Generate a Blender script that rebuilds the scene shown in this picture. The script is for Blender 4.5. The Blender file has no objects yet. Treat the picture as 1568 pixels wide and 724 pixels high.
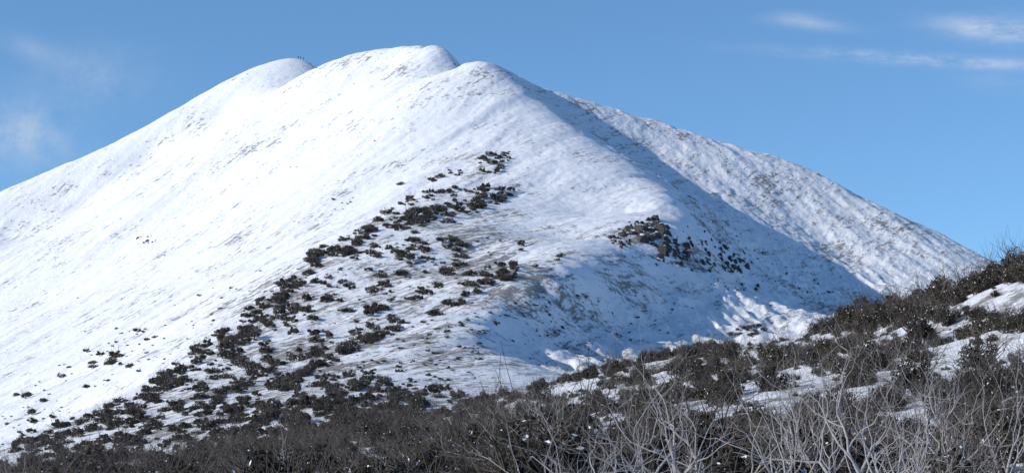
import bpy, math, random
import numpy as np
from mathutils import Vector
rng=np.random.default_rng(7); random.seed(7)
scene=bpy.context.scene
F=2925.0; CX,CY=784.0,362.0; HZ=560.0
P=math.atan((HZ-CY)/F); cp,sp=math.cos(P),math.sin(P)
def ray(u,v):
    a=(np.asarray(u,float)-CX)/F; b=(CY-np.asarray(v,float))/F
    y=cp-b*sp; z=sp+b*cp
    return a/y, z/y
def W(u,v,D):
    a,s=ray(u,v); return (float(a*D),float(D),float(s*D))
def proj(x,y,z):
    f=y*cp+z*sp; up=-y*sp+z*cp
    return CX+F*x/f, CY-F*up/f
# ---------------------------------------------------------------- camera
cam=bpy.data.cameras.new("camera"); co=bpy.data.objects.new("camera",cam)
scene.collection.objects.link(co); scene.camera=co
cam.sensor_width=36; cam.lens=36*F/1568; cam.clip_start=0.3; cam.clip_end=20000
co.location=(0,0,0); co.rotation_euler=(math.pi/2+P,0,0)
scene.view_settings.view_transform='Standard'
scene.view_settings.look='None'; scene.view_settings.exposure=0
# ---------------------------------------------------------------- noise
def hsh(i,j,s):
    h=(i.astype(np.int64)*374761393+j.astype(np.int64)*668265263+s*974634777)&0xffffffff
    h=((h^(h>>13))*1274126177)&0xffffffff
    h=(h^(h>>16))&0xffffffff
    return h/4294967295.0
def vn(x,y,s=0):
    i=np.floor(x);j=np.floor(y);fx=x-i;fy=y-j
    def g(di,dj):
        a=hsh(i+di,j+dj,s)*2*math.pi
        return np.cos(a)*(fx-di)+np.sin(a)*(fy-dj)
    ux=fx*fx*fx*(fx*(fx*6-15)+10); uy=fy*fy*fy*(fy*(fy*6-15)+10)
    return ((g(0,0)*(1-ux)+g(1,0)*ux)*(1-uy)+(g(0,1)*(1-ux)+g(1,1)*ux)*uy)*1.5
def fbm(x,y,o=4,s=0):
    r=0;a=1;t=0
    for k in range(o):
        r=r+a*vn(x,y,s+k*17); t+=a; a*=.5; x=x*2.03+5.3; y=y*2.03+1.7
    return r/t
def sst(a,b,x):
    t=np.clip((x-a)/(b-a),0,1); return t*t*(3-2*t)
# ---------------------------------------------------------------- terrain control
pts=[]
def line(L,step=14):
    w=[np.array(W(*p)) for p in L]
    for a,b in zip(w[:-1],w[1:]):
        n=max(1,int(np.linalg.norm((b-a)[:2])/step))
        for k in range(n): pts.append(a+(b-a)*k/n)
    pts.append(w[-1])
    return w
ridgeL=[(-400,500,860),(-200,395,900),(0,293,930),(60,268,938),(100,250,945),(150,230,952),(200,205,960),(250,178,968),(300,150,975),(340,127,983),(380,108,990),(410,98,996),(440,92,1000),(466,94,1000),(476,99,996),(490,109,990)]
dome=[(480,106,930),(510,94,925),(540,82,918),(575,75,910),(605,72,905),(640,75,895),(665,82,885),(688,92,872),(706,103,862)]
ridgeR=[(700,105,812),(712,98,808),(735,94,805),(757,98,808),(785,112,814),(815,128,820),(850,140,825),(900,155,830),(950,170,835),(1000,184,838),(1050,200,840),(1110,222,844),(1180,240,845),(1215,256,843),(1250,272,840),(1300,297,833),(1350,322,825),(1400,343,815),(1450,366,805),(1520,402,790),(1620,450,780),(1800,530,760)]
wl=line(ridgeL,25); wd=line(dome,18); wr=line(ridgeR,20)
for w in wl+wr:
    if w[0]>-600: 
        pts.append(np.array([w[0],w[1]+70,w[2]-38])); pts.append(np.array([w[0],w[1]+260,w[2]-170]))
for w in wd:
    pts.append(np.array([w[0],w[1]+26,w[2]-7.5]))
for u_ in (712,735,757): pts.append(np.array(W(u_,112,828)))
# ribs on left face
line([(483,108,928),(400,170,895),(300,245,860),(200,315,825),(100,385,795),(0,445,770),(-200,560,720)],30)
line([(700,106,810),(690,110,806),(640,134,790),(560,190,768),(460,270,738),(360,350,700),(250,430,660),(120,520,610),(0,600,565),(-200,720,500)],30)
# shallow hollows between ribs
for p in [(430,122,968),(340,175,949),(230,245,925),(120,315,896),(20,370,872),(600,105,870),(520,150,853),(420,220,834),(300,310,800),(180,390,765),(60,470,731)]: pts.append(np.array(W(*p)))
# tree band rib
line([(800,190,745),(780,240,700),(700,292,655),(600,335,600),(500,388,545),(420,450,492),(330,530,430),(230,592,375),(100,655,320),(-50,720,270)],25)
for p in [(650,230,715),(520,310,675),(400,400,625),(280,480,570),(150,570,500),(0,660,440)]: pts.append(np.array(W(*p)))
# spine of near spur
spine=[(735,94,803),(775,118,790),(820,155,772),(870,192,752),(920,226,730),(975,258,705),(1020,290,675),(1045,322,640),(1040,350,605),(1000,375,572),(950,392,540),(900,412,508),(860,432,480),(810,450,455),(765,466,432),(742,495,405),(732,530,375),(722,582,330)]
ws=line(spine,12)
# gully
line([(815,140,808),(850,162,802),(900,196,794),(960,240,778),(1000,266,767),(1050,290,757),(1090,312,747),(1150,356,730),(1220,410,708),(1300,455,688),(1335,478,670)],18)
# shaded spur flank and its foot
for p in [(1100,380,655),(1170,400,685),(1060,400,598),(1130,440,612),(1180,470,605),(1240,482,615),(1010,430,552),(1080,470,550),(950,440,522),(1000,480,522),(1060,505,517),
          (880,470,484),(930,505,492),(850,500,470),(800,490,443),(850,540,442),(780,530,414),(790,565,388),(900,548,444),(1000,528,475),(1130,508,520),(1180,497,540),(1290,488,600),(1350,492,620)]: pts.append(np.array(W(*p)))
# right far slope
for p in [(1000,225,805),(1100,262,795),(1200,320,780),(1250,360,765),(1400,425,735),(1450,452,715),(1350,445,710),(1300,400,745),(1480,440,735),(1560,480,700)]: pts.append(np.array(W(*p)))
# lit ground left of the nose
for p in [(850,300,655),(900,330,630),(880,370,575),(800,350,590),(780,400,520),(700,420,500),(690,480,430),(600,450,470),(600,510,400),(500,500,430),(650,540,360),(550,560,345),(450,560,365),(400,600,315),(650,590,310),(500,615,270),(300,640,280),(930,290,665),(960,330,630)]: pts.append(np.array(W(*p)))
# foreground ridge
line([(1700,375,105),(1568,418,112),(1480,448,120),(1400,477,130),(1300,505,145),(1230,522,160),(1150,526,180),(1080,538,190),(1000,548,200),(930,568,205),(850,594,205),(760,612,205),(680,634,205),(560,668,190),(400,698,170),(200,716,160),(0,724,150),(-200,730,140)],12)
for p in [(1500,560,75),(1500,640,50),(1400,560,85),(1500,500,95),(1300,600,70),(1300,540,115),(1150,600,85),(1150,560,130),(1000,620,80),(1000,578,140),(800,670,70),(800,632,150),(600,715,60),(600,690,130),(300,740,80),(300,730,120),(0,750,80),(1650,480,80),(1650,600,50)]: pts.append(np.array(W(*p)))
for x,y,z in [(0,10,-2.2),(0,30,-2.3),(6,30,-2.0),(-7,30,-2.7),(8,20,-2.0),(-8,15,-2.6),(0,-20,-2.3),(-60,-20,-4),(60,-20,4),(45,60,6),(-60,60,-8),(-60,150,-14),(75,150,9),
   (-40,255,-11),(-75,240,-16),(25,265,-6),(55,250,-4),(90,260,-4),(50,330,-5),(85,350,-4),(120,360,0),(75,440,0),(130,480,6),(120,560,11),(-120,260,-26),(40,390,-3),(25,350,-5),
   (-110,420,-22),(-160,480,-16),(-200,400,-52),(-900,900,-60),(-700,500,-140),(-450,200,-110),(-400,600,-40),(600,900,-60),(500,600,-60),(400,300,-40),(250,150,-10),(220,500,-5),(260,680,0),(0,1500,-200),(-800,1500,-240),(800,1500,-220),(-300,0,-60),(300,0,-8),(0,2500,-240),(-1500,2500,-240),(1500,2500,-240),(-1500,300,-240),(1500,300,-200)]:
    pts.append(np.array([x,y,z],float))
C=np.array(pts)
keep=[]
for i,p in enumerate(C):
    if all((p[0]-C[k][0])**2+(p[1]-C[k][1])**2>4 for k in keep): keep.append(i)
C=C[keep]; N=len(C); print("control",N)
c0=2.5
def phi(r2): return -np.sqrt(r2+c0*c0)
A=np.zeros((N+3,N+3)); d2=((C[:,None,:2]-C[None,:,:2])**2).sum(2)
A[:N,:N]=phi(d2)+np.eye(N)*0.7
Pm=np.c_[np.ones(N),C[:,0]/500,C[:,1]/500]; A[:N,N:]=Pm; A[N:,:N]=Pm.T
sol=np.linalg.solve(A,np.r_[C[:,2],0,0,0]); wgt=sol[:N]; pl=sol[N:]
def base(x,y):
    out=np.empty(x.shape); xf=x.ravel(); yf=y.ravel(); o=out.ravel()
    for k in range(0,len(xf),20000):
        xs=xf[k:k+20000,None]; ys=yf[k:k+20000,None]
        o[k:k+20000]=phi((xs-C[:,0])**2+(ys-C[:,1])**2)@wgt+pl[0]+pl[1]*xs[:,0]/500+pl[2]*ys[:,0]/500
    return o.reshape(x.shape)
n1=330; k=np.linspace(0,1,n1,endpoint=False)
Ds=np.concatenate([-20+270*(0.3*k+0.7*k**2), np.arange(250,1050,1.0), 1050+np.linspace(0,1,50)**1.5*3000])
T=np.concatenate([-0.345-np.linspace(1,0,50,endpoint=False)**1.6*1.3, np.linspace(-0.345,0.345,1060), 0.345+(np.linspace(0,1,51)[1:])**1.6*1.3])
Y=np.repeat(Ds[:,None],len(T),1); X=T[None,:]*(Y+30)
Z=base(X,Y)
sy=np.array([w[1] for w in ws])[::-1]; sx=np.array([w[0] for w in ws])[::-1]
SD=X-np.interp(Y,sy,sx)
right=sst(-3,16,SD)*sst(335,390,Y)
mount=sst(230,340,Y)
leftf=(1-right)*mount
ca,sa=0.52,0.855
AL=X*ca+Y*sa; AC=X*sa-Y*ca
wx=fbm(X/60,Y/60,3,40)*9
Z+= leftf*(2.0*fbm((AC+wx)/30,AL/220,3,3)+0.55*fbm((AC+wx)/7,AL/40,4,9)+0.28*fbm(X/4.5,Y/4.5,4,5))*(0.35+0.65*sst(1010,930,Y))
far=sst(720,800,Y+0.3*(X-60))
rg=1-np.abs(fbm((X+wx*.5)/17,(Y+wx*.5)/26,4,21))*2.2
Z+= right*((2.3-1.9*far)*(rg-0.6)+(1.2-.95*far)*fbm(X/9,Y/12,4,25)+0.5*fbm(X/3.2,Y/3.2,3,29))*sst(0,30,SD+8)
Z+= right*far*2.0*fbm((X*.8+Y*.5)/16,(Y*.8-X*.5)/80,3,77)*sst(0,25,SD-20)
Z+= (1-mount)*(0.25*fbm(X/7,Y/7,4,33)+0.5*fbm(X/22,Y/22,2,35)+.1*fbm(X/1.6,Y/1.6,3,39))*sst(5,40,Y)
Z=np.maximum(Z,-240)
U,V=proj(X,np.maximum(Y,1),Z)
def hgt(x,y):
    x=np.asarray(x,float);y=np.asarray(y,float)
    j=np.interp(y,Ds,np.arange(len(Ds))); i=np.interp(x/(y+30),T,np.arange(len(T)))
    j0=np.minimum(j.astype(int),len(Ds)-2); i0=np.minimum(i.astype(int),len(T)-2); fj=j-j0; fi=i-i0
    return (Z[j0,i0]*(1-fi)+Z[j0,i0+1]*fi)*(1-fj)+(Z[j0+1,i0]*(1-fi)+Z[j0+1,i0+1]*fi)*fj
def onground(u,v,dmin=20):
    u=np.asarray(u,float);v=np.asarray(v,float)
    a,s=ray(u,v); res=np.full((len(u),3),np.nan)
    D=Ds[(Ds>dmin)&(Ds<1040)]
    for k in range(0,len(u),500):
        x=a[k:k+500,None]*D; y=np.broadcast_to(D,x.shape)
        h=hgt(x,y)-s[k:k+500,None]*D
        hit=h>0; f=hit.argmax(1); ok=hit.any(1)
        for q in np.where(ok)[0]:
            res[k+q]=(x[q,f[q]],D[f[q]],h[q,f[q]]+s[k+q]*D[f[q]])
    return res
def inpoly(u,v,poly):
    c=np.zeros(np.shape(u),bool); n=len(poly)
    for i in range(n):
        x1,y1=poly[i];x2,y2=poly[i-1]
        if y1==y2: continue
        c^=((y1>v)!=(y2>v))&(u<(x2-x1)*(v-y1)/(y2-y1)+x1)
    return c
# ---------------------------------------------------------------- materials helpers
def newmat(n):
    m=bpy.data.materials.new(n); m.use_nodes=True; nt=m.node_tree; b=nt.nodes["Principled BSDF"]
    return m,nt,b
def N_(nt,t,**kw):
    n=nt.nodes.new(t)
    for k_,v_ in kw.items(): setattr(n,k_,v_)
    return n
def noise(nt,vec,scale,detail=5,rough=.55):
    n=N_(nt,'ShaderNodeTexNoise'); n.inputs['Scale'].default_value=scale; n.inputs['Detail'].default_value=detail; n.inputs['Roughness'].default_value=rough
    nt.links.new(vec,n.inputs['Vector']); return n.outputs['Fac']
def math_(nt,op,a,b=None,c=None,clamp=False):
    n=N_(nt,'ShaderNodeMath',operation=op); n.use_clamp=clamp
    for i,v in enumerate((a,b,c)):
        if v is None: continue
        if isinstance(v,(int,float)): n.inputs[i].default_value=v
        else: nt.links.new(v,n.inputs[i])
    return n.outputs[0]
def mixc(nt,f,a,b):
    n=N_(nt,'ShaderNodeMix',data_type='RGBA')
    for i,v in ((0,f),(6,a),(7,b)):
        if isinstance(v,(int,float)): n.inputs[i].default_value=v
        elif isinstance(v,tuple): n.inputs[i].default_value=v
        else: nt.links.new(v,n.inputs[i])
    return n.outputs[2]
def mapr(nt,v,a,b,c=0.,d=1.):
    n=N_(nt,'ShaderNodeMapRange'); n.interpolation_type='SMOOTHSTEP'
    nt.links.new(v,n.inputs[0]); 
    for i,x in enumerate((a,b,c,d)): n.inputs[i+1].default_value=x
    return n.outputs[0]
# snow
ms,nt,bs=newmat("snow_ground")
tc=N_(nt,'ShaderNodeTexCoord').outputs['Object']
mv=N_(nt,'ShaderNodeMapping'); mv.vector_type='POINT'
nt.links.new(tc,mv.inputs[0]); mv.inputs['Rotation'].default_value=(0,0,-math.atan2(sa,ca))
mv2=N_(nt,'ShaderNodeMapping'); mv2.inputs['Scale'].default_value=(0.12,1,0.35); nt.links.new(mv.outputs[0],mv2.inputs[0])
ag=N_(nt,'ShaderNodeAttribute',attribute_name='grass').outputs['Fac']
ar=N_(nt,'ShaderNodeAttribute',attribute_name='rough').outputs['Fac']
n_f=noise(nt,tc,0.55,6,.74); n_s=noise(nt,mv2.outputs[0],0.45,6,.7); n_b=noise(nt,tc,0.035,4,.6)
s_=math_(nt,'ADD',math_(nt,'MULTIPLY',n_f,0.5),math_(nt,'MULTIPLY',n_s,0.5))
s_=math_(nt,'ADD',s_,math_(nt,'MULTIPLY',math_(nt,'SUBTRACT',n_b,0.5),0.36))
s_=math_(nt,'ADD',s_,math_(nt,'MULTIPLY',math_(nt,'SUBTRACT',ag,0.5),0.26))
gf=mapr(nt,s_,0.53,0.62)
gcol=mixc(nt,noise(nt,tc,3,3),(0.10,0.085,0.07,1),(0.27,0.235,0.20,1))
scol=mixc(nt,noise(nt,tc,0.3,4),(0.82,0.83,0.86,1),(0.91,0.91,0.92,1))
nt.links.new(mixc(nt,math_(nt,'MULTIPLY',gf,0.85),scol,gcol),bs.inputs['Base Color'])
bs.inputs['Roughness'].default_value=0.75; bs.inputs['Specular IOR Level'].default_value=0.2
hb=math_(nt,'ADD',math_(nt,'MULTIPLY',noise(nt,tc,0.7,7,.74),0.85),math_(nt,'MULTIPLY',n_s,0.6))
bp=N_(nt,'ShaderNodeBump'); bp.inputs['Distance'].default_value=1.0
nt.links.new(hb,bp.inputs['Height']); nt.links.new(math_(nt,'MULTIPLY_ADD',ar,0.6,0.30),bp.inputs['Strength'])
nt.links.new(bp.outputs[0],bs.inputs['Normal'])
def leafmat(n,c1,c2,snow=0.0):
    m,nt,b=newmat(n); oi=N_(nt,'ShaderNodeObjectInfo').outputs['Random']; g=N_(nt,'ShaderNodeNewGeometry').outputs['Random Per Island']
    f=math_(nt,'MULTIPLY_ADD',oi,0.5,math_(nt,'MULTIPLY',g,0.5))
    c=mixc(nt,f,c1,c2)
    if snow>0: # snow caught on some leaves / twigs
        h=math_(nt,'FRACT',math_(nt,'MULTIPLY',g,37.7))
        c=mixc(nt,math_(nt,'GREATER_THAN',h,1-snow),c,(.75,.77,.8,1))
    nt.links.new(c,b.inputs['Base Color']); b.inputs['Roughness'].default_value=.8; b.inputs['Specular IOR Level'].default_value=.1
    return m
m_leafd=leafmat("heath_leaves",(0.018,0.016,0.012,1),(0.085,0.073,0.053,1),.02)
m_leaff=leafmat("snow_gum_leaves",(0.036,0.033,0.028,1),(0.115,0.10,0.08,1),.03)
m_twig=leafmat("dry_twigs",(0.10,0.085,0.075,1),(0.46,0.41,0.37,1),.05)
m_stem=leafmat("brown_stems",(0.05,0.04,0.034,1),(0.20,0.17,0.15,1))
m_dead,nt,b=newmat("weathered_grey_wood"); tcd=N_(nt,'ShaderNodeTexCoord').outputs['Object']
nt.links.new(mixc(nt,noise(nt,tcd,7,5),(0.15,0.13,0.125,1),(0.50,0.47,0.455,1)),b.inputs['Base Color']); b.inputs['Roughness'].default_value=.8
m_rock,nt,b=newmat("dark_rock"); tcd=N_(nt,'ShaderNodeTexCoord').outputs['Object']
geo=N_(nt,'ShaderNodeNewGeometry'); sx_=N_(nt,'ShaderNodeSeparateXYZ'); nt.links.new(geo.outputs['Normal'],sx_.inputs[0])
rc=mixc(nt,noise(nt,tcd,2.5,6),(0.020,0.019,0.018,1),(0.085,0.075,0.068,1))
sf=mapr(nt,math_(nt,'ADD',sx_.outputs[2],math_(nt,'MULTIPLY',math_(nt,'SUBTRACT',noise(nt,tcd,1.5,5),0.5),0.7)),0.72,0.84)
nt.links.new(mixc(nt,sf,rc,(0.86,0.87,0.9,1)),b.inputs['Base Color']); b.inputs['Roughness'].default_value=.85
# ---------------------------------------------------------------- mesh build
def fastmesh(name,v,quads,mat,smooth=False):
    me=bpy.data.meshes.new(name); v=np.asarray(v,np.float32); q=np.asarray(quads,np.int32); k=q.shape[1]
    me.vertices.add(len(v)); me.vertices.foreach_set("co",v.ravel())
    me.loops.add(q.size); me.loops.foreach_set("vertex_index",q.ravel())
    me.polygons.add(len(q)); me.polygons.foreach_set("loop_start",np.arange(0,q.size,k,dtype=np.int32))
    if smooth: me.polygons.foreach_set("use_smooth",np.ones(len(q),bool))
    me.update(calc_edges=True); me.materials.append(mat); return me
R_,Cn=Z.shape
idx=np.arange(R_*Cn).reshape(R_,Cn)
q=np.stack([idx[:-1,:-1],idx[:-1,1:],idx[1:,1:],idx[1:,:-1]],-1).reshape(-1,4)
me=fastmesh("snowy_mountain_terrain",np.stack([X,Y,Z],-1).reshape(-1,3),q,ms,True)
gr=np.full(Z.shape,0.45)
gr+=0.22*leftf*sst(640,480,Y)*sst(-120,-20,X+0.1*(Y-400))
gr+=0.10*right+0.24*(1-mount)
band=inpoly(U,V,[(560,345),(790,230),(800,340),(900,395),(860,440),(760,470),(735,580),(640,600),(300,620),(200,610),(420,450)])
gr+=0.10*band*mount
rockp=inpoly(U,V,[(930,350),(1000,335),(1060,370),(1130,400),(1120,420),(1040,410),(940,375)])&(Y>500)&(Y<720)
gr+=0.2*rockp
gr=np.clip(gr,0,1)
ro=np.clip(0.12+0.55*right*mount+0.2*(1-mount)+0.2*(1-sst(400,600,Y)),0,1)
for n,arr in (("grass",gr),("rough",ro)):
    at=me.attributes.new(n,'FLOAT','POINT'); at.data.foreach_set("value",arr.astype(np.float32).ravel())
ter=bpy.data.objects.new("snowy_mountain_terrain",me); scene.collection.objects.link(ter)
s=15000
me2=fastmesh("ground",[(-s,-s,-242),(s,-s,-242),(s,s,-242),(-s,s,-242)],[[0,1,2,3]],ms)
g2=bpy.data.objects.new("valley_ground",me2); scene.collection.objects.link(g2)
# ---------------------------------------------------------------- plant templates
def leaves(r_,centers,radii,n,size,flat=.8):
    w=radii**2/np.sum(radii**2); c=r_.choice(len(radii),n,p=w)
    d=r_.normal(size=(n,3)); d/=np.linalg.norm(d,axis=1)[:,None]
    rr=radii[c]*(0.45+0.62*r_.random(n)**.6)
    p=centers[c]+d*rr[:,None]*np.array([1,1,flat]); p[:,2]=np.abs(p[:,2])
    nrm=d*0.6+r_.normal(size=(n,3))*0.7; nrm/=np.linalg.norm(nrm,axis=1)[:,None]
    t=np.cross(nrm,r_.normal(size=(n,3))); t/=np.linalg.norm(t,axis=1)[:,None]; b=np.cross(nrm,t)
    s=size*(0.6+0.8*r_.random(n))[:,None]
    v=np.stack([p-t*s,p-b*s*.45,p+t*s,p+b*s*.45],1).reshape(-1,3)
    return v,np.arange(4*n).reshape(n,4)
def tubes(segs,sides=3):
    S=np.array([[*a,*b_,ra,rb] for a,b_,ra,rb in segs]); p0=S[:,:3];p1=S[:,3:6]
    d=p1-p0; d/=np.linalg.norm(d,axis=1)[:,None]+1e-9
    h=np.where(np.abs(d[:,2:3])>.9,np.array([[1.,0,0]]),np.array([[0,0,1.]]))
    t=np.cross(d,h); t/=np.linalg.norm(t,axis=1)[:,None]; b=np.cross(d,t)
    V=[]
    for p,r in ((p0,S[:,6]),(p1,S[:,7])):
        for k_ in range(sides):
            a=2*math.pi*k_/sides; V.append(p+(t*math.cos(a)+b*math.sin(a))*r[:,None])
    V=np.stack(V,1); n=len(S); o=(np.arange(n)*2*sides)[:,None]
    Q=[]
    for k_ in range(sides):
        k2=(k_+1)%sides; Q.append(np.concatenate([o+k_,o+k2,o+sides+k2,o+sides+k_],1))
    return V.reshape(-1,3),np.concatenate(Q)
def grow(r_,p,d,L,r,lev,segs,kids=3,steps=5,wob=.25,up=.12,spread=.7,prob=.75):
    d=np.array(d,float); p=np.array(p,float); st=L/steps
    for i in range(steps):
        d=d+r_.normal(size=3)*wob; d[2]+=up; d/=np.linalg.norm(d)
        q_=p+d*st; r0=r*(1-.7*i/steps); r1=r*(1-.7*(i+1)/steps)
        segs.append((p,q_,r0,r1)); p=q_
        if lev>0 and i>=1:
            for _ in range(kids if i==steps-1 else (1 if r_.random()<prob else 0)):
                nd=d+r_.normal(size=3)*spread; nd/=np.linalg.norm(nd)
                grow(r_,p,nd,L*(.45+.3*r_.random()),r1*.75,lev-1,segs,kids,max(3,steps-1),wob,up,spread,prob)
def combine(name,parts,link=None):
    off=0; Vs=[];Qs=[];M=[]
    for i,(v,q_,m) in enumerate(parts):
        Vs.append(v);Qs.append(q_+off);M.append(np.full(len(q_),i,np.int32));off+=len(v)
    v=np.concatenate(Vs);q_=np.concatenate(Qs)
    me=fastmesh(name,v,q_,parts[0][2])
    for p_ in parts[1:]: me.materials.append(p_[2])
    me.polygons.foreach_set("material_index",np.concatenate(M)); me.update()
    return bpy.data.objects.new(name,me)
def bush(name,seed,nb,nl,Wd,Ht,ls,ml,stems=5,br=(.13,.13)):
    r_=np.random.default_rng(seed)
    a=r_.random(nb)*2*math.pi; rr=r_.random(nb)**.6*Wd*.4
    rad=Wd*(br[0]+br[1]*r_.random(nb))
    c=np.stack([np.cos(a)*rr,np.sin(a)*rr*.85,Ht*(.3+.5*r_.random(nb))*(1-.5*rr/(Wd*.5))],1)
    v,q_=leaves(r_,c,rad,nl,ls)
    segs=[]
    for k_ in range(stems):
        an=r_.random()*6.28; grow(r_,(0,0,0),(math.cos(an)*.7,math.sin(an)*.7,.8),Ht*1.0,Wd*.016,1,segs,2,4)
    tv,tq=tubes(segs)
    return combine(name,[(v,q_,ml),(tv,tq,m_stem)])
def coll(name,obs):
    c=bpy.data.collections.new(name)
    for o in obs: c.objects.link(o)
    return c
slope_t=coll("tpl_slope",[bush("slope_shrub_%d"%i,100+i,[5,9,12,7,10,4][i],560,[2.4,3.4,3.8,2.8,3.2,2.2][i],[1.7,2.1,1.3,2.4,1.1,1.6][i],.17,m_leaff,6,(.09,.12)) for i in range(6)])
heath_t=coll("tpl_heath",[bush("heath_shrub_%d"%i,200+i,13+i,2500,1.9,[1.1,.9,1.3,.8,1.5][i],.05,m_leafd,13,(.08,.11)) for i in range(5)])
def twigbush(name,seed,ht,mat,n=9,rad=.011):
    r_=np.random.default_rng(seed); segs=[]
    for k_ in range(n):
        an=r_.random()*6.28; s_=.6+1.1*r_.random()
        grow(r_,(r_.normal()*.2,r_.normal()*.2,-.05),(math.cos(an)*s_,math.sin(an)*s_,.9),ht*(.5+.4*r_.random()),rad,2,segs,2,4,.3,.03,.7)
    v,q_=tubes(segs); return combine(name,[(v,q_,mat)])
twig_t=coll("tpl_twig",[twigbush("twig_shrub_%d"%i,300+i,1.0+.13*i,m_twig) for i in range(4)])
import bmesh
def rock(name,seed):
    bm=bmesh.new(); bmesh.ops.create_icosphere(bm,subdivisions=3,radius=1)
    r_=np.random.default_rng(seed); pl_=[(r_.normal(size=3),.5+.35*r_.random()) for _ in range(10)]
    for v in bm.verts:
        for n_,d_ in pl_:
            n2=Vector(n_).normalized(); e=v.co.dot(n2)-d_
            if e>0: v.co-=n2*e
        v.co.z*=1.25; v.co.y*=.8
    me=bpy.data.meshes.new(name); bm.to_mesh(me); bm.free(); me.materials.append(m_rock)
    return bpy.data.objects.new(name,me)
rock_t=coll("tpl_rock",[rock("rock_%d"%i,50+i) for i in range(5)])
# ---------------------------------------------------------------- scatter (one object each)
def scatter(name,pos,rot,scl,ids,collection):
    n=len(pos); me=bpy.data.meshes.new(name); me.vertices.add(n); me.vertices.foreach_set("co",np.asarray(pos,np.float32).ravel())
    for nm,ty,ar_ in (("rot",'FLOAT_VECTOR',rot),("scl",'FLOAT_VECTOR',scl)):
        a_=me.attributes.new(nm,ty,'POINT'); a_.data.foreach_set("vector",np.asarray(ar_,np.float32).ravel())
    a_=me.attributes.new("idx",'INT','POINT'); a_.data.foreach_set("value",np.asarray(ids,np.int32)); me.update()
    ob=bpy.data.objects.new(name,me); scene.collection.objects.link(ob)
    ng=bpy.data.node_groups.new(name+"_gn",'GeometryNodeTree')
    ng.interface.new_socket("Geometry",in_out='INPUT',socket_type='NodeSocketGeometry'); ng.interface.new_socket("Geometry",in_out='OUTPUT',socket_type='NodeSocketGeometry')
    gi=ng.nodes.new('NodeGroupInput');go=ng.nodes.new('NodeGroupOutput')
    ip=ng.nodes.new('GeometryNodeInstanceOnPoints'); ci=ng.nodes.new('GeometryNodeCollectionInfo')
    ci.inputs['Collection'].default_value=collection; ci.inputs['Separate Children'].default_value=True; ci.inputs['Reset Children'].default_value=True
    ip.inputs['Pick Instance'].default_value=True
    def na(nm,ty):
        x=ng.nodes.new('GeometryNodeInputNamedAttribute'); x.data_type=ty; x.inputs['Name'].default_value=nm; return x.outputs[0]
    L=ng.links.new; e=ng.nodes.new('FunctionNodeEulerToRotation')
    L(gi.outputs[0],ip.inputs['Points']);L(ci.outputs[0],ip.inputs['Instance']);L(na("idx",'INT'),ip.inputs['Instance Index'])
    L(na("rot",'FLOAT_VECTOR'),e.inputs[0]);L(e.outputs[0],ip.inputs['Rotation']);L(na("scl",'FLOAT_VECTOR'),ip.inputs['Scale'])
    L(ip.outputs[0],go.inputs[0])
    md=ob.modifiers.new("scatter",'NODES'); md.node_group=ng
    return ob
def rs(n,lo,hi,var=.25):
    s=lo+(hi-lo)*rng.random(n)**1.7
    return np.stack([s*(1+var*(rng.random(n)-.5)),s*(1+var*(rng.random(n)-.5)),s*(1+1.3*var*(rng.random(n)-.5))],1)
def rr(n,t=.08): return np.stack([rng.normal(size=n)*t,rng.normal(size=n)*t,rng.random(n)*6.28],1)
polys=[
 ([(730,240),(765,236),(790,228),(780,245),(765,270),(738,268)],26,.4,1.1),
 ([(655,275),(690,262),(712,262),(700,275),(665,285)],10,.4,1.0),
 ([(730,285),(785,290),(780,305),(730,330),(700,340),(640,350),(580,360),(565,350),(585,322),(650,295),(700,288)],170,.4,1.3),
 ([(560,345),(600,350),(560,375),(500,410),(455,412),(480,382),(530,360)],120,.4,1.15),
 ([(600,350),(660,345),(720,380),(720,410),(640,400),(560,375)],60,.3,1.05),
 ([(480,410),(560,375),(680,400),(790,405),(770,440),(700,470),(600,510),(500,560),(400,580),(280,590),(400,470)],400,.2,1.1),
 ([(440,425),(470,425),(400,500),(310,560),(240,615),(190,620),(280,550),(370,480)],230,.3,.95),
 ([(600,500),(610,508),(520,550),(430,600),(400,600),(500,548)],150,.3,.8),
 ([(0,690),(100,650),(200,610),(330,575),(420,570),(440,600),(560,585),(640,600),(640,660),(400,705),(0,724)],760,.25,.95),
 ([(400,590),(560,570),(650,595),(720,600),(720,640),(400,680)],200,.25,.8),
 ([(0,620),(180,500),(260,515),(180,600),(100,650),(0,690)],40,.25,1.),
 ([(690,350),(800,370),(880,400),(860,420),(700,380)],18,.3,.8),
 ([(735,405),(790,405),(790,430),(740,440)],24,.4,1.1),
 ([(165,540),(190,535),(190,565),(165,565)],7,.5,1.0),
 ([(0,560),(0,200),(400,130),(600,300),(400,400),(200,500)],80,.06,.28),
 ([(400,130),(700,120),(900,300),(740,330),(560,330)],50,.06,.28),
 ([(500,300),(540,310),(530,330),(500,325)],7,.2,.5),
 ([(640,560),(735,480),(850,430),(860,450),(745,500),(725,575)],60,.12,.4),
 ([(1105,512),(1170,500),(1175,512),(1110,522)],12,.4,.8),
 ([(760,480),(1000,520),(1120,480),(1000,440),(860,450)],60,.1,.35),
 ([(0,620),(200,500),(400,400),(500,390),(400,480),(200,600),(0,680)],110,.12,.42),
 ([(560,520),(730,450),(740,580),(640,600),(420,600)],150,.12,.42),
]
pos=[];scl=[]
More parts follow.
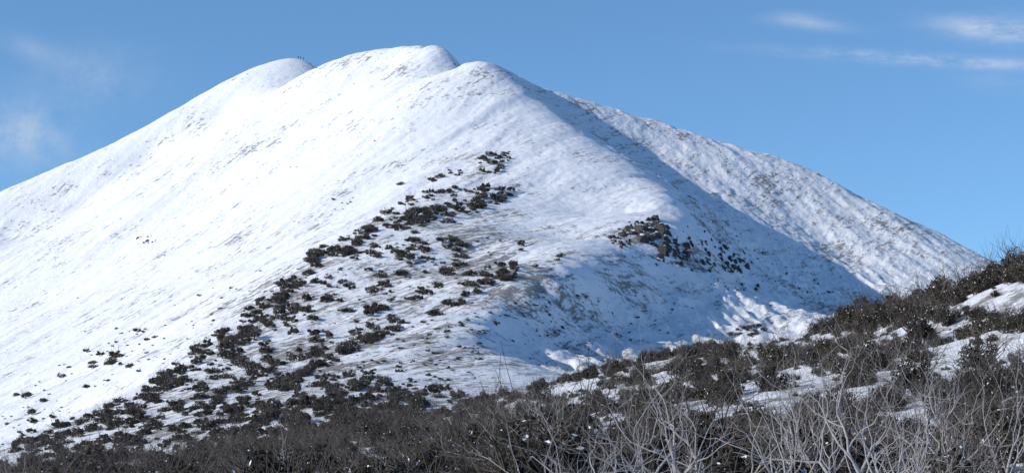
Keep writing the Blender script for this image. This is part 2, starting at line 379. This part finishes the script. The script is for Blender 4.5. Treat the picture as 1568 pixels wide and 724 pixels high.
for poly,n,a,b_ in polys:
    pu=np.array(poly); us=[];vs=[]; big=n>40 and b_>.7
    while len(us)<n:
        u=rng.uniform(pu[:,0].min(),pu[:,0].max()+.1); v=rng.uniform(pu[:,1].min(),pu[:,1].max()+.1)
        if inpoly(np.array(u),np.array(v),poly):
            if big and rng.random()>float(sst(-.25,.12,fbm(np.array([u/38.]),np.array([v/22.]),2,61))[0])+.12: continue
            us.append(u);vs.append(v)
    g=onground(us,vs,225 if poly[0][1]!=512 else 120); ok=~np.isnan(g[:,0]); pos.append(g[ok]); scl.append(rs(ok.sum(),a,b_))
ex=[(740,246,1.1),(745,290,1.3),(590,330,1.1),(613,283,.8),(765,410,1.2),(590,475,1.0),(480,515,1.1),(675,272,1.),(178,548,1.2),(172,556,1.1),(690,470,.9),(650,385,1.1),(225,522,.7),(80,640,.8)]
g=onground([e[0] for e in ex],[e[1] for e in ex],225); pos.append(g); scl.append(np.array([[e[2]]*3 for e in ex]))
pos=np.concatenate(pos);scl=np.concatenate(scl)
keepm=~np.isnan(pos[:,0]); pos=pos[keepm];scl=scl[keepm]; scl*=1.2; pos[:,2]-=.1
scatter("snow_gum_scrub",pos,rr(len(pos)),scl,rng.integers(0,6,len(pos)),slope_t)
# foreground shrubs in world space
def fg(n,dmin,dmax,dens):
    D=np.sqrt(rng.uniform(dmin**2,dmax**2,n)); t=rng.uniform(-.33,.33,n); x=t*D; u=CX+F*t
    k_=rng.random(n)<dens(u,D,x); x=x[k_];D=D[k_]
    return np.stack([x,D,hgt(x,D)-.05],1)
def patch(x,y,s,sc): return fbm(x/sc,y/sc,3,s)
def path(u,D): return np.where((u>1120)&(u<1250)&(D>140),.05,1)
def dh(u,D,x):
    left=sst(1000,700,u)
    p=sst(-.06,.10,patch(x,D*.55,70,5)+.05*sst(60,35,D))
    return np.clip(p*.85,0,1)*path(u,D)
ph=fg(5400,26,235,dh)
sc_h=rs(len(ph),.4,1.25)
near=fg(420,19,62,lambda u,D,x:sst(-.12,.05,patch(x,D,170,4)))
ph=np.concatenate([ph,near]); sc_h=np.concatenate([sc_h,rs(len(near),.45,1.0)])
# low heath tufts poking through the drifts
tuft=fg(5200,32,235,lambda u,D,x:.25+.6*sst(-.15,.15,patch(x,D,210,3)))
ph=np.concatenate([ph,tuft]); sc_h=np.concatenate([sc_h,rs(len(tuft),.10,.42)])
D=rng.uniform(100,150,420); t=rng.uniform(.15,.33,420); k_=rng.random(420)<.45
cr=np.stack([t*D,D,hgt(t*D,D)-.05],1)[k_]; uu=CX+F*t[k_]
crest=np.interp(uu,[1230,1300,1400,1480,1568,1700],[160,145,130,120,112,105]); m_=np.abs(cr[:,1]-crest+4)<6
ph=np.concatenate([ph,cr[m_]]); sc_h=np.concatenate([sc_h,rs(m_.sum(),.6,1.5)])
# a few named-size big thickets on the right-hand crest
bx=[(1500,114),(1520,113),(1540,110),(1480,116),(1440,121),(1340,136),(1320,138),(1370,131),(1405,127),(1565,108),(1290,143),(1460,108),(1250,120),(1200,115)]
bp_=np.array([[(u-CX)/F*d,d,float(hgt((u-CX)/F*d,d))-.05] for u,d in bx]); ph=np.concatenate([ph,bp_]); sc_h=np.concatenate([sc_h,rs(len(bx),1.3,1.9)])
scatter("heath_shrubs",ph,rr(len(ph)),sc_h,rng.integers(0,5,len(ph)),heath_t)
def dt(u,D,x):
    left=sst(1000,750,u)
    p=sst(-.06,.14,patch(x,D*.6,90,6)+.03*left)
    return np.clip(p*(.45+.15*left)+.35*sst(65,30,D),0,1)*path(u,D)
pt=fg(4000,20,225,dt)
scatter("dry_twig_shrubs",pt,rr(len(pt),.2),rs(len(pt),.45,1.15),rng.integers(0,4,len(pt)),twig_t)
print("fg",len(ph),len(pt),"slope",len(pos))
# rocks
pos=[];scl=[]
for poly,n,a,b_ in [([(930,366),(965,350),(975,345),(970,378),(940,376)],30,.6,1.8),([(975,345),(1005,332),(1012,350),(1000,372),(978,372)],34,.9,2.6),([(1005,350),(1030,352),(1055,385),(1045,405),(1005,402),(1000,380)],52,.6,2.3),([(915,350),(960,335),(1010,325),(1060,350),(1070,400),(1000,410),(930,385)],50,.2,1.0),([(1050,360),(1140,390),(1150,425),(1060,405)],55,.35,1.5),([(1020,400),(1130,410),(1180,450),(1080,440)],36,.2,1.0),([(205,362),(235,362),(240,372),(205,375)],14,.3,1.0),([(1060,320),(1250,430),(1300,470),(1200,450),(1080,380)],80,.15,.7),([(740,480),(860,440),(960,480),(1000,520),(800,570)],60,.15,.6),([(470,92),(484,100),(486,108),(476,104)],10,.3,.7),([(690,90),(704,98),(704,103),(694,100)],6,.3,.6)]:
    pu=np.array(poly);us=[];vs=[]
    while len(us)<n:
        u=rng.uniform(pu[:,0].min(),pu[:,0].max());v=rng.uniform(pu[:,1].min(),pu[:,1].max())
        if inpoly(np.array(u),np.array(v),poly): us.append(u);vs.append(v)
    g=onground(us,vs,300); ok=~np.isnan(g[:,0]); pos.append(g[ok]); scl.append(rs(ok.sum(),a,b_,.6))
pos=np.concatenate(pos);scl=np.concatenate(scl); pos[:,2]-=scl[:,2]*.25
scatter("rock_outcrop",pos,rr(len(pos),.25),scl,rng.integers(0,5,len(pos)),rock_t)
# ---------------------------------------------------------------- bare grey trees near camera
def deadtree(u,D,ht,seed,lean=0.,n=4,r0=.045):
    r_=np.random.default_rng(seed); segs=[]
    for k_ in range(n):
        an=r_.random()*6.28
        grow(r_,(r_.normal()*.12,r_.normal()*.12,-.1),(math.cos(an)*1.0+lean,math.sin(an)*.5,.65),ht*(.55+.25*r_.random()),r0*(.5+.7*r_.random()),3,segs,2,8,.23,.09,.55,.30)
    v,q_=tubes(segs,6); ob=combine("bare_snow_gum",[(v,q_,m_dead)])
    x=(u-CX)/F*D; ob.location=(x,D,float(hgt(x,D))); scene.collection.objects.link(ob)
for i,(u,D,ht,ln,r0) in enumerate([(1165,17,2.2,.3,.065),(1235,19,2.2,.8,.07),(1085,20,2.2,-.5,.055),(1010,24,2.0,.1,.04),(900,30,2.0,-.3,.035),(1320,25,2.1,.1,.045),(1430,30,2.2,-.3,.035),(1530,26,2.0,.2,.035),(955,21,1.9,-.5,.045),(400,40,1.8,.1,.028),(60,42,1.7,.3,.025),(1120,26,2.3,0,.045),(1270,29,2.4,-.2,.04),(1380,22,1.8,.4,.04),(1480,38,2.4,.0,.035),(820,34,2.2,.3,.03),(1200,34,2.4,.5,.035)]):
    deadtree(u,D,ht,900+i,ln,4,r0)
# ---------------------------------------------------------------- hikers
def hiker(u,coat,trous,seed,step,face):
    ys=np.linspace(960,1030,200); xs=(u-CX)/F*ys; zs=hgt(xs,ys); k_=int(np.argmax(zs/ys)); x,D,z=xs[k_],ys[k_],zs[k_]
    J={'pel':(0,0,.95,.15),'wai':(0,0,1.12,.14),'che':(0,.01,1.34,.17),'nek':(0,0,1.5,.065),'hd':(0,-.02,1.6,.10),'hd2':(0,-.01,1.71,.085),
       'hl':(.1,0,.88,.105),'kl':(.12,-.12*step,.48,.07),'al':(.12,.02-.05*step,.08,.05),'tl':(.12,-.14,.03,.045),
       'hr':(-.1,0,.88,.105),'kr':(-.12,.04,.48,.07),'ar':(-.12,.18*step,.08,.05),'tr':(-.12,.04,.03,.045),
       'sl':(.2,0,1.43,.07),'el':(.27,.05,1.16,.05),'wl':(.25,-.12,.95,.038),'fl':(.24,-.17,.88,.035),
       'sr':(-.2,0,1.43,.07),'er':(-.27,.06,1.16,.05),'wr':(-.25,-.1,.94,.038),'fr':(-.24,-.15,.87,.035)}
    E=['pel wai','wai che','che nek','nek hd','hd hd2','pel hl','hl kl','kl al','al tl','pel hr','hr kr','kr ar','ar tr','che sl','sl el','el wl','wl fl','che sr','sr er','er wr','wr fr']
    K=list(J); me=bpy.data.meshes.new("hiker"); me.from_pydata([J[k][:3] for k in K],[tuple(K.index(t) for t in e.split()) for e in E],[])
    ob=bpy.data.objects.new("hiker",me); scene.collection.objects.link(ob)
    ob.modifiers.new("s",'SKIN'); 
    for i,k in enumerate(K):
        me.skin_vertices[0].data[i].radius=(J[k][3],J[k][3]*.9)
    me.skin_vertices[0].data[0].use_root=True
    ob.modifiers.new("ss",'SUBSURF').levels=2; ob.modifiers["ss"].render_levels=2
    m,nt,b=newmat("hiker_clothes"); tcx=N_(nt,'ShaderNodeTexCoord').outputs['Object']; sz=N_(nt,'ShaderNodeSeparateXYZ'); nt.links.new(tcx,sz.inputs[0])
    c1=mixc(nt,mapr(nt,sz.outputs[2],.9,.92),trous,coat); c2=mixc(nt,mapr(nt,sz.outputs[2],1.5,1.52),c1,(.35,.2,.15,1)); c3=mixc(nt,mapr(nt,sz.outputs[2],1.66,1.68),c2,(.03,.03,.04,1))
    nt.links.new(c3,b.inputs['Base Color']); me.materials.append(m)
    ob.location=(x,D,z-.03); ob.rotation_euler=(0,0,face)
    ob.scale=(1.05,1.05,1.05)
hiker(454,(.02,.02,.03,1),(.015,.015,.02,1),1,1.,.6); hiker(457.5,(.04,.012,.012,1),(.015,.015,.02,1),2,.4,-.8); hiker(462,(.015,.02,.04,1),(.02,.02,.02,1),3,.8,2.2)
# ---------------------------------------------------------------- light
el=math.radians(24); az=np.array([-1.0,-0.25]); az/=np.linalg.norm(az)
to=Vector((az[0]*math.cos(el),az[1]*math.cos(el),math.sin(el)))
sl=bpy.data.lights.new("sun",'SUN'); sl.energy=4.3; sl.angle=math.radians(.5); sl.color=(1,.95,.87)
so=bpy.data.objects.new("sun",sl); so.rotation_euler=to.to_track_quat('Z','Y').to_euler(); scene.collection.objects.link(so)
w=bpy.data.worlds.new("World"); scene.world=w; w.use_nodes=True; nt=w.node_tree; bg=nt.nodes['Background']
sky=N_(nt,'ShaderNodeTexSky'); sky.sky_type='NISHITA'; sky.sun_disc=False; sky.sun_elevation=el; sky.sun_rotation=math.atan2(az[0],az[1])%(2*math.pi)
sky.altitude=1800; sky.air_density=1.0; sky.dust_density=0.3; sky.ozone_density=2.0
tcw=N_(nt,'ShaderNodeTexCoord').outputs['Generated']
va=N_(nt,'ShaderNodeVectorMath',operation='ADD'); va.inputs[1].default_value=(0,0,.10); nt.links.new(tcw,va.inputs[0])
vn_=N_(nt,'ShaderNodeVectorMath',operation='NORMALIZE'); nt.links.new(va.outputs[0],vn_.inputs[0]); nt.links.new(vn_.outputs[0],sky.inputs[0])
sp3=N_(nt,'ShaderNodeSeparateXYZ'); nt.links.new(tcw,sp3.inputs[0])
yy=math_(nt,'MAXIMUM',sp3.outputs[1],.05); A_=math_(nt,'DIVIDE',sp3.outputs[0],yy); B_=math_(nt,'DIVIDE',sp3.outputs[2],yy)
tot=None
cb=N_(nt,'ShaderNodeCombineXYZ'); nt.links.new(A_,cb.inputs[0]); nt.links.new(math_(nt,'MULTIPLY',B_,3.2),cb.inputs[1])
cn=noise(nt,cb.outputs[0],22,9,.68)
cb2=N_(nt,'ShaderNodeCombineXYZ'); nt.links.new(A_,cb2.inputs[0]); nt.links.new(B_,cb2.inputs[1]); cw=noise(nt,cb2.outputs[0],26,9,.65)
for (u,v,a,b_,k_,sl_) in [(1430,92,190,9,.85,.06),(1530,45,90,20,.75,.1),(1235,34,60,11,.38,.12),(1540,130,60,14,.18,.1),(30,205,80,48,.6,0),(150,115,80,40,.26,0),(45,75,50,18,.2,.3)]:
    a0,b0=ray(u,v); a0=float(a0);b0=float(b0)
    dx=math_(nt,'MULTIPLY',math_(nt,'SUBTRACT',A_,a0),F/a)
    dy=math_(nt,'MULTIPLY',math_(nt,'ADD',math_(nt,'SUBTRACT',B_,b0),math_(nt,'MULTIPLY',math_(nt,'SUBTRACT',A_,a0),sl_)),F/b_)
    e=math_(nt,'EXPONENT',math_(nt,'MULTIPLY',math_(nt,'ADD',math_(nt,'MULTIPLY',dx,dx),math_(nt,'MULTIPLY',dy,dy)),-1.))
    e=math_(nt,'MULTIPLY',e,math_(nt,'MULTIPLY',mapr(nt,cn if a/b_>4 else cw,.30,.70),k_))
    tot=e if tot is None else math_(nt,'ADD',tot,e)
tint=N_(nt,'ShaderNodeMix',data_type='RGBA',blend_type='MULTIPLY'); tint.inputs[0].default_value=1; nt.links.new(sky.outputs[0],tint.inputs[6]); tint.inputs[7].default_value=(1.08,1.46,1.68,1)
fin=mixc(nt,math_(nt,'MINIMUM',tot,.85),tint.outputs[2],(6.8,7.4,8.4,1))
nt.links.new(fin,bg.inputs[0]); bg.inputs[1].default_value=.1
